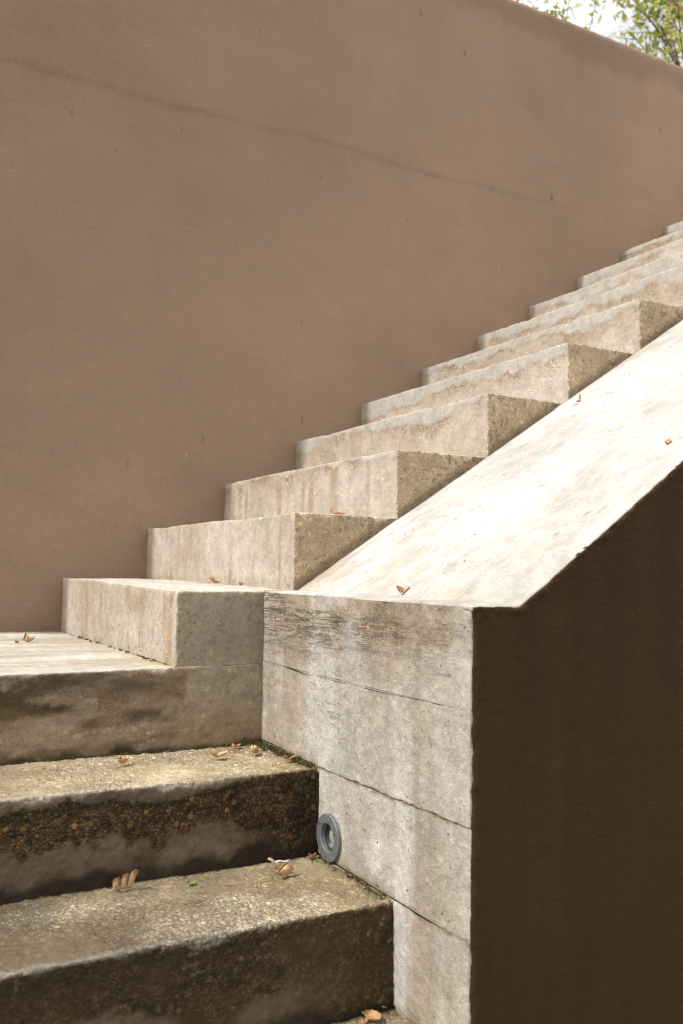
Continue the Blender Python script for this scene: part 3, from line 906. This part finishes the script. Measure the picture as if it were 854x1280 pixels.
def stalk_mesh(L, mat, name='stalk'):
    V, Q = [], []
    m = 7
    for k in range(m):
        t = k / (m - 1)
        c = Vector((-L * t, .15 * L * t * t, .10 * L * math.sin(t * 2.5)))
        for a in range(5):
            an = a * 2 * math.pi / 5
            rr = .0007 * (1 + .5 * t)
            V.append((c.x, c.y + rr * math.cos(an), c.z + rr * math.sin(an) + .0008))
    for k in range(m - 1):
        for a in range(5):
            b = (a + 1) % 5
            Q.append((k * 5 + a, k * 5 + b, (k + 1) * 5 + b, (k + 1) * 5 + a))
    return mesh_np(name, np.array(V), np.array(Q), mat)

def put_leaf(loc, L, Wd, curl, bend, lobes, mat, seed, rz, label, tilt=(0, 0), stalk=0, name='dry_leaf', cat='leaf', grp='fallen leaves on the stairs'):
    me = leaf_mesh(name, L, Wd, curl, bend, lobes, mat, seed)
    if stalk:
        o = empty(name, loc)
        b = link('blade', me, o, (0, 0, 0))
        link('stalk', stalk_mesh(stalk, mat), o, (-L * .45, 0, .001))
    else:
        o = link(name, me); o.location = loc
    o.rotation_euler = (tilt[0], tilt[1], rz)
    return tag(o, label, cat, grp)

LF = [
 ((-.176, .725, ZL + .002), .040, .034, 1.9, .25, 2, L_TAN, 1, .4, 'larger crumpled tan leaf on the sunlit landing', 0),
 ((-.208, .706, ZL + .002), .026, .018, 1.4, .12, 2, L_BRN, 2, 1.4, 'small brown leaf curl left of the larger leaf on the landing', 0),
 ((.234, .383, .001), .034, .028, 1.7, .3, 2, L_ORG, 3, .2, 'orange brown curled leaf below the second upper riser, left of a smaller curl', .015),
 ((.258, .270, -.002), .024, .022, 2.2, .2, 2, L_TAN, 4, 1.0, 'small tan leaf curl against the second upper riser', 0),
 ((.292, .012, -.004), .050, .016, 1.2, .15, 1, L_ORG, 5, -.5, 'long orange leaf in the corner where the white slope starts', .012),
 ((.297, -.430, .086), .034, .020, 1.1, .35, 2, L_TAN, 6, .3, 'pale tan leaf at the foot of the white slope', 0),
 ((.406, .028, H + .002), .044, .014, .9, .3, 2, L_ORG, 7, -.3, 'flat orange leaf on the edge of the second upper step', 0),
 ((-.135, -.103, Z1 + .004), .034, .026, 1.8, .3, 2, L_ORG, 8, .7, 'orange brown leaf alone at the left of the highest pebbly tread', 0),
 ((.054, -.123, Z1 + .004), .042, .030, 1.5, .3, 2, L_TAN, 9, .1, 'tan curled leaf in the middle of the highest pebbly tread', .014),
 ((.138, -.117, Z1 + .004), .038, .034, 2.0, .2, 2, L_TAN, 10, .9, 'pale cupped leaf near the inner corner of the highest pebbly tread', .010),
 ((.176, -.206, Z1 + .004), .028, .014, 1.0, .25, 1, L_BRN, 11, .0, 'small flat brown leaf beside the moss in the tread corner', 0),
 ((.130, -.033, Z1 + .004), .026, .014, .8, .1, 1, L_ORG, 12, .3, 'small yellowish leaf against the foot of the landing wall', 0),
 ((.088, -.372, Z2 + .004), .050, .034, 1.9, .3, 2, L_TAN, 13, .15, 'curled tan leaf with a stalk on the tread beside the step light', .022),
 ((.150, -.580, Z3 + .003), .036, .024, .5, .1, 1, L_ORG, 15, .4, 'bright orange flat leaf on the lowest tread in view', 0),
 ((.187, -.560, Z3 + .004), .036, .014, 1.6, .25, 1, L_TAN, 16, .9, 'narrow tan leaf in the lowest step corner by the parapet', 0),
 ((.126, -.590, Z3 + .003), .022, .014, .6, .1, 1, L_BRN, 17, .2, 'tiny reddish brown leaf left of the bright orange leaf', 0),
 ((.180, -.300, Z2 + .003), .024, .016, 1.6, .2, 2, L_BRN, 18, .2, 'small brown crumb of leaf under the step light', 0),
 ((-.074, -.338, Z2 + .003), .017, .010, .3, .1, 1, L_GRN, 19, .6, 'tiny fresh green leaf on the tread below the dark pebbly riser', 0),
 ((1.068, -.082, .64 * (1.068 - .28)), .040, .008, .9, .2, 1, L_BRN, 20, .5, 'thin brown leaf high on the white slope near the steps', .022),
 ((.731, -.679, .295), .022, .010, .6, .2, 1, L_ORG, 21, .3, 'small orange leaf on the white slope near its outer edge', 0),
]
for (loc, L, Wd, cu, be, lo_, m, sd, rz, lab, stk) in LF:
    tilt = (0, 0)
    if loc[2] > .05 and loc[1] < 0 and 'slope' in lab: 
        loc = (loc[0], loc[1], float(ramp_z(np.array([loc[0]]), np.array([loc[1]]))[0]) + .002)
        tilt = (0, -math.atan(.64) if loc[0] > .35 else 0)
    put_leaf(loc, L, Wd, cu, be, lo_, m, sd, rz, lab, tilt, stk)

# the standing scalloped leaf
def scallop(name, mat):
    nu, nv = 40, 10
    u = np.linspace(0, 1, nu); v = np.linspace(0, 1, nv)
    U, Vv = np.meshgrid(u, v, indexing='ij')
    ph = U * 3
    lob = np.abs(np.sin(ph * np.pi))
    hgt = (.023 + .010 * lob ** .5) * (.8 + .42 * U)
    X = (U - .5) * .046 * (.72 + .28 * Vv) + .006 * Vv
    Y = -.013 * (lob ** .7) * np.sin(np.clip(Vv, 0, 1) * 2.2) - .012 * Vv ** 6 + .012 * Vv + .0015 * np.sin(ph * 13 + 4 * Vv) * Vv
    Z = hgt * (Vv - .16 * Vv ** 4)
    Pt = np.stack([X.ravel(), Y.ravel(), Z.ravel() + .0005], 1)
    idx = np.arange(nu * nv).reshape(nu, nv)
    q = np.stack([idx[:-1, :-1], idx[1:, :-1], idx[1:, 1:], idx[:-1, 1:]], -1).reshape(-1, 4)
    n = len(Pt); b = Pt + np.array([0, .0008, 0])
    ring = np.concatenate([idx[:, 0], idx[-1, 1:], idx[-2::-1, -1], idx[0, -2:0:-1]]); r2_ = np.roll(ring, -1)
    return mesh_np(name, np.concatenate([Pt, b]), np.concatenate([q, q[:, ::-1] + n, np.stack([ring, ring + n, r2_ + n, r2_], -1)]), mat)
o = link('dry_leaf', scallop('dry_leaf', L_TAN))
o.location = (-.188, -.312, Z2 + .003); o.rotation_euler = (0, -.12, -.25)
tag(o, 'big brown scalloped leaf standing upright on the lower tread', 'leaf', 'fallen leaves on the stairs')
put_leaf((.086, -.350, Z2 + .020), .040, .010, .6, .15, 1, L_PNK, 31, -.15, 'thin pale lilac petal lying on the stalked tan leaf', (0, .1), 0, 'petal', 'petal', None)

# ------------------------------------------------------------------ moss in the tread corner
M_MOSS = leaf_mat('moss', (.12, .105, .04), (.07, .055, .025), 200, .9)
mv, mt = [], []
def moss_tuft(c, r, n):
    for _ in range(n):
        d = rng.normal(size=3); d[2] = abs(d[2]); d /= np.linalg.norm(d)
        p = c + d * r * rng.uniform(.3, 1) * np.array([1, 1, .7])
        a = rng.normal(size=3); a /= np.linalg.norm(a)
        b = np.cross(a, d); b /= max(np.linalg.norm(b), 1e-6)
        s = rng.uniform(.0008, .002)
        k = len(mv)
        mv.extend([p - b * s, p + b * s, p + d * s * 3]); mt.append((k, k + 1, k + 2))
for _ in range(95):
    t = rng.uniform(0, 1)
    y_ = -.005 - t * .262
    wx = abs(rng.normal(0, .011)) * (1.25 - t * .5)
    moss_tuft(np.array([X0 - .002 - wx, y_, Z1 + .001]), rng.uniform(.002, .0065), 26)
for _ in range(22):
    moss_tuft(np.array([X0 - .002 - abs(rng.normal(0, .007)), -.29 - rng.uniform(0, 1) * .26, Z2 + .001]), rng.uniform(.0015, .004), 16)
for _ in range(60):
    moss_tuft(np.array([rng.uniform(-.5, .2), -.003 - abs(rng.normal(0, .003)), Z1 + .001]), rng.uniform(.0015, .004), 12)
for _ in range(30):
    moss_tuft(np.array([-.004 - abs(rng.normal(0, .005)), rng.uniform(.0, .9), ZL + .001]), rng.uniform(.0015, .003), 10)
tag(link('moss', mesh_np('moss', np.array(mv), np.zeros((0, 4), int), M_MOSS, smooth=False, tris=np.array(mt))), 'low green moss growing in the step corners by the parapet', 'moss', None, 'stuff')

# grit on the treads: loose crumbs nobody could count
gv, gq = [], []
M_GRIT = simple_mat('grit', (.22, .16, .10), (.12, .085, .05), 90)
def crumb(c, s):
    k = len(gv)
    for dx, dy, dz in ((1, 0, 0), (-1, 0, 0), (0, 1, 0), (0, -1, 0), (0, 0, 1), (0, 0, -.4)):
        gv.append(c + s * np.array([dx, dy, dz]) * rng.uniform(.5, 1.2))
    for f in ((0, 2, 4), (2, 1, 4), (1, 3, 4), (3, 0, 4), (2, 0, 5), (1, 2, 5), (3, 1, 5), (0, 3, 5)):
        gq.append(tuple(k + a for a in f))
for _ in range(260):
    crumb(np.array([rng.uniform(-.6, X0 - .01), rng.uniform(-A1 + .01, -.005), Z1 + .001]), rng.uniform(.0008, .0022))
    crumb(np.array([rng.uniform(-.6, X0 - .01), rng.uniform(-A2 + .01, -A1 - .005), Z2 + .001]), rng.uniform(.0008, .0022))
for _ in range(70):
    crumb(np.array([rng.uniform(-.6, -.005), rng.uniform(.02, WY - .01), ZL + .001]), rng.uniform(.0007, .002))
    crumb(np.array([X0 - abs(rng.normal(0, .012)) - .002, rng.uniform(-A2, -A1), Z2 + .002]), rng.uniform(.001, .003))
for _ in range(90):
    x_ = rng.uniform(.3, 1.5); y_ = rng.uniform(-P + .03, -.01) * rng.uniform(.2, 1)
    crumb(np.array([x_, y_, float(ramp_z(np.array([x_]), np.array([y_]))[0]) + .0015]), rng.uniform(.0008, .0022))
tag(link('grit', mesh_np('grit', np.array(gv), np.zeros((0, 4), int), M_GRIT, smooth=False, tris=np.array(gq))), 'loose brown grit scattered over the treads and slope', 'grit', None, 'stuff')

# ------------------------------------------------------------------ trees and plants beyond the wall
def foliage_mat(name, c1, c2):
    n = NT(name, .55, .3)
    oi = n.n('ShaderNodeObjectInfo')
    c = n.mixc(n.ramp(n.noise(3.5, 3, .6), .3, .7), c1, c2)
    t = n.n('ShaderNodeBsdfTranslucent')
    n.set(t.inputs[0], c)
    n.out(c)
    mx = n.n('ShaderNodeMixShader'); mx.inputs[0].default_value = .45
    n.t.links.new(n.b.outputs[0], mx.inputs[1]); n.t.links.new(t.outputs[0], mx.inputs[2])
    n.t.links.new(mx.outputs[0], n.t.nodes['Material Output'].inputs[0])
    return n.m
F_GRN = foliage_mat('foliage_yellow_green', (.42, .43, .10), (.24, .29, .07))
F_DRK = foliage_mat('foliage_green', (.11, .15, .04), (.06, .09, .025))
F_BRN = foliage_mat('foliage_russet', (.36, .19, .14), (.22, .11, .08))
M_BARK = simple_mat('bark', (.10, .075, .055), (.17, .14, .11), 20, .9, .01)

def tube(pts, rads, V, Q, seg=7):
    b0 = len(V)
    for k, (p, r) in enumerate(zip(pts, rads)):
        d = (pts[min(k + 1, len(pts) - 1)] - pts[max(k - 1, 0)]); d = d / max(np.linalg.norm(d), 1e-6)
        a = np.cross(d, [0.3, .9, .1]); a /= max(np.linalg.norm(a), 1e-6); b = np.cross(d, a)
        for s in range(seg):
            an = 2 * math.pi * s / seg
            V.append(p + r * (a * math.cos(an) + b * math.sin(an)))
    for k in range(len(pts) - 1):
        for s in range(seg):
            s2 = (s + 1) % seg
            Q.append((b0 + k * seg + s, b0 + k * seg + s2, b0 + (k + 1) * seg + s2, b0 + (k + 1) * seg + s))

def palmate(mat, s, seed, name='leaf'):
    """five-lobed leaf, drooping lobes"""
    r = np.random.default_rng(seed)
    V, Tq = [(0, 0, 0)], []
    for k, a in enumerate(np.radians([-105, -52, 0, 52, 105])):
        L = s * (1.0 - .18 * abs(k - 2)) * r.uniform(.85, 1.1)
        d = np.array([math.cos(a), math.sin(a)]); nrm = np.array([-d[1], d[0]])
        dr = r.uniform(.05, .45)
        b = len(V)
        p1 = d * L * .45 + nrm * L * .17; p2 = d * L * .45 - nrm * L * .17; p3 = d * L
        V += [(*p1, -dr * L * .15), (*p2, -dr * L * .15), (*p3, -dr * L * .7), (*(d * L * .5), .04 * L)]
        Tq += [(0, b + 1, b + 3), (0, b + 3, b), (b + 1, b + 2, b + 3), (b + 3, b + 2, b)]
    return mesh_np(name, np.array(V), np.zeros((0, 4), int), mat, smooth=True, tris=np.array(Tq))

LEAFS = {m.name: [palmate(m, .055, 40 + k) for k in range(4)] for m in (F_GRN, F_BRN, F_DRK)}

def make_tree(name, base, trunk_h, trunk_r, tips, n_leaf, n_mass, mats, label, cat, group=None, spread=.16, mass_r=1.2, mass_c=None):
    t = tag(empty(name, base), label, cat, group)
    B = np.array(base, float)
    V, Q = [], []
    fork = np.array([rng.normal(0, .08), rng.normal(0, .08), trunk_h])
    pts = [fork * f + np.array([.05 * math.sin(f * 4), .04 * math.cos(f * 5) - .04, 0]) for f in np.linspace(0, 1, 7)]
    tube(pts, [trunk_r * (1.15 - .55 * f) for f in np.linspace(0, 1, 7)], V, Q, 9)
    link('trunk', mesh_np('trunk', np.array(V), np.array(Q), M_BARK), t, (0, 0, 0))
    ends = []
    for tip in tips:
        tp = np.array(tip, float) - B
        V, Q = [], []
        f = np.linspace(0, 1, 9)
        wob = rng.normal(0, .05, 3)
        pp = [pts[-1] * (1 - a) + tp * a + wob * math.sin(a * 3.1) + np.array([0, 0, .18]) * math.sin(a * 3.14) for a in f]
        tube(pp, [trunk_r * .32 * (1 - .93 * a) + .002 for a in f], V, Q, 6)
        for _ in range(6):                                   # twigs
            k = rng.integers(4, 9); s = pp[k]
            e = s + rng.normal(0, spread * .9, 3)
            tube([s, (s + e) / 2 + rng.normal(0, .02, 3), e], [.004, .003, .0015], V, Q, 5)
            ends.append(e)
        ends.append(pp[-1])
        link('limb', mesh_np('limb', np.array(V), np.array(Q), M_BARK), t, (0, 0, 0))
    for k in range(n_leaf):
        e = ends[rng.integers(len(ends))]
        m = mats[0] if rng.random() < .6 else mats[1]
        p = e + rng.normal(0, spread * .55, 3)
        o = link('leaf', LEAFS[m.name][rng.integers(4)], t, tuple(p))
        o.rotation_euler = (rng.normal(0, .7), rng.normal(.3, .7), rng.uniform(0, 6.28))
        o.scale = [rng.uniform(.5, 1.2)] * 3
    if n_mass:
        mv, mt_ = [], []
        for mc, mr_, cnt in (mass_c if isinstance(mass_c, list) else [(mass_c, mass_r, n_mass)]):
            cs = [np.array(mc) - B + rng.normal(0, mr_ * .5, 3) for _ in range(26)]
            for _ in range(cnt):
                c = cs[rng.integers(len(cs))] + rng.normal(0, mr_ * .2, 3)
                a = rng.normal(size=3); a /= np.linalg.norm(a); b = np.cross(a, rng.normal(size=3)); b /= np.linalg.norm(b)
                s = rng.uniform(.03, .07); k = len(mv)
                mv.extend([c, c + a * s + b * s * .45, c + a * s * 2, c + a * s - b * s * .45]); mt_.append((k, k + 1, k + 2, k + 3))
        link('crown', mesh_np('crown', np.array(mv), np.array(mt_), mats[0], smooth=False), t, (0, 0, 0))['kind'] = 'stuff'
    return t

make_tree('maple_tree', (5.9, 3.6, 2.36), 1.5, .045,
          [(4.78, 3.25, 4.62), (5.05, 3.2, 4.50), (5.30, 3.3, 4.52), (5.25, 3.2, 4.75), (5.6, 3.4, 4.9), (6.2, 3.9, 5.2), (6.5, 3.2, 4.9), (5.7, 4.2, 5.2)],
          125, 2600, (F_GRN, F_BRN), 'slender tree with russet and green palmate leaves at the right above the wall', 'tree', 'trees beyond the wall', .15, .8, (7.0, 4.7, 6.5))
make_tree('slender_tree', (3.2, 4.6, 2.36), 1.5, .06,
          [(3.75, 3.25, 4.27), (3.95, 3.2, 4.27), (4.08, 3.2, 4.36), (3.62, 3.2, 4.22), (3.7, 3.3, 4.36), (3.55, 3.3, 4.5), (3.0, 4.4, 5.2), (2.6, 4.8, 5.0)],
          120, 2200, (F_GRN, F_DRK), 'light green tree with dark thin twigs left of the russet tree above the wall', 'tree', 'trees beyond the wall', .13, .7, (3.0, 4.9, 5.6))

# plants along the top of the wall
def wall_plant(name, base, n, h, mat, label, sp=.05, size=.022):
    """thin stems carrying small pointed leaves, mostly near the tips"""
    V, Tq, Vs, Qs = [], [], [], []
    for _ in range(n):
        a = rng.uniform(0, 6.28); o_ = np.append(rng.normal(0, sp, 2), 0)
        hh = h * rng.uniform(.72, 1.0)
        e = o_ + np.array([math.cos(a) * sp * rng.uniform(.3, 1.6), math.sin(a) * sp * rng.uniform(.3, 1.6), hh])
        mid = (o_ + e) / 2 + rng.normal(0, .012, 3)
        tube([o_, mid, e], [.0035, .0028, .0012], Vs, Qs, 5)
        for _ in range(9 if size > .012 else 3):
            f = rng.uniform(.55, 1.0)
            c = mid * (1 - f) * 2 + e * (f * 2 - 1) if f > .5 else mid
            an = rng.uniform(0, 6.28)
            d = np.array([math.cos(an), math.sin(an), rng.uniform(-.3, .9)]); d /= np.linalg.norm(d)
            w = np.cross(d, rng.normal(size=3)); w /= np.linalg.norm(w)
            L = size * rng.uniform(.7, 1.9); k = len(V)
            V += [c, c + d * L * .5 + w * L * .26, c + d * L + np.array([0, 0, -.2 * L]), c + d * L * .5 - w * L * .26]
            Tq.append((k, k + 1, k + 2, k + 3))
    t = tag(empty(name, base), label, 'plant', 'plants along the wall top')
    link('foliage', mesh_np('foliage', np.array(V), np.array(Tq), mat, smooth=True), t, (0, 0, 0))
    link('stem', mesh_np('stem', np.array(Vs), np.array(Qs), M_BARK), t, (0, 0, 0))
wall_plant('leafy_weed', (2.42, 1.55, 2.36), 22, .60, F_GRN, 'tall leafy weed at the left end of the visible wall top', .07, .024)
wall_plant('leafy_weed', (2.62, 1.58, 2.36), 9, .50, F_GRN, 'small thin weed right of the tall leafy weed on the wall top', .05, .02)
wall_plant('grass_tuft', (2.86, 1.58, 2.36), 6, .53, F_DRK, 'thin dark sprouts in the bare gap of the wall top', .03, .014)
wall_plant('leafy_weed', (3.14, 1.62, 2.36), 34, .66, F_GRN, 'bushy yellow green weed near the right end of the wall top', .10, .028)
wall_plant('grass_tuft', (3.34, 1.58, 2.36), 12, .50, F_DRK, 'short grass tuft at the right edge of the wall top', .05, .01)
# unseen tree added left of the view to shade the lower steps and wall
make_tree('added_shade_tree', (-3.6, -2.6, GROUND), 2.9, .09,
          [(-3.0, -.9, 2.5), (-3.0, -.5, 2.3), (-2.6, -2.3, 3.2), (-3.9, -2.4, 3.3), (-2.4, -3.0, 2.6), (-3.2, -1.6, 2.6)],
          0, 1, (F_DRK, F_DRK), 'unseen dense leafy tree added left of the stairs to shade the lower steps and wall', 'tree', None, .2, .6,
          [((-3.0, -.62, 2.22), .5, 1500), ((-2.3, -3.6, 3.9), 1.9, 22000)])
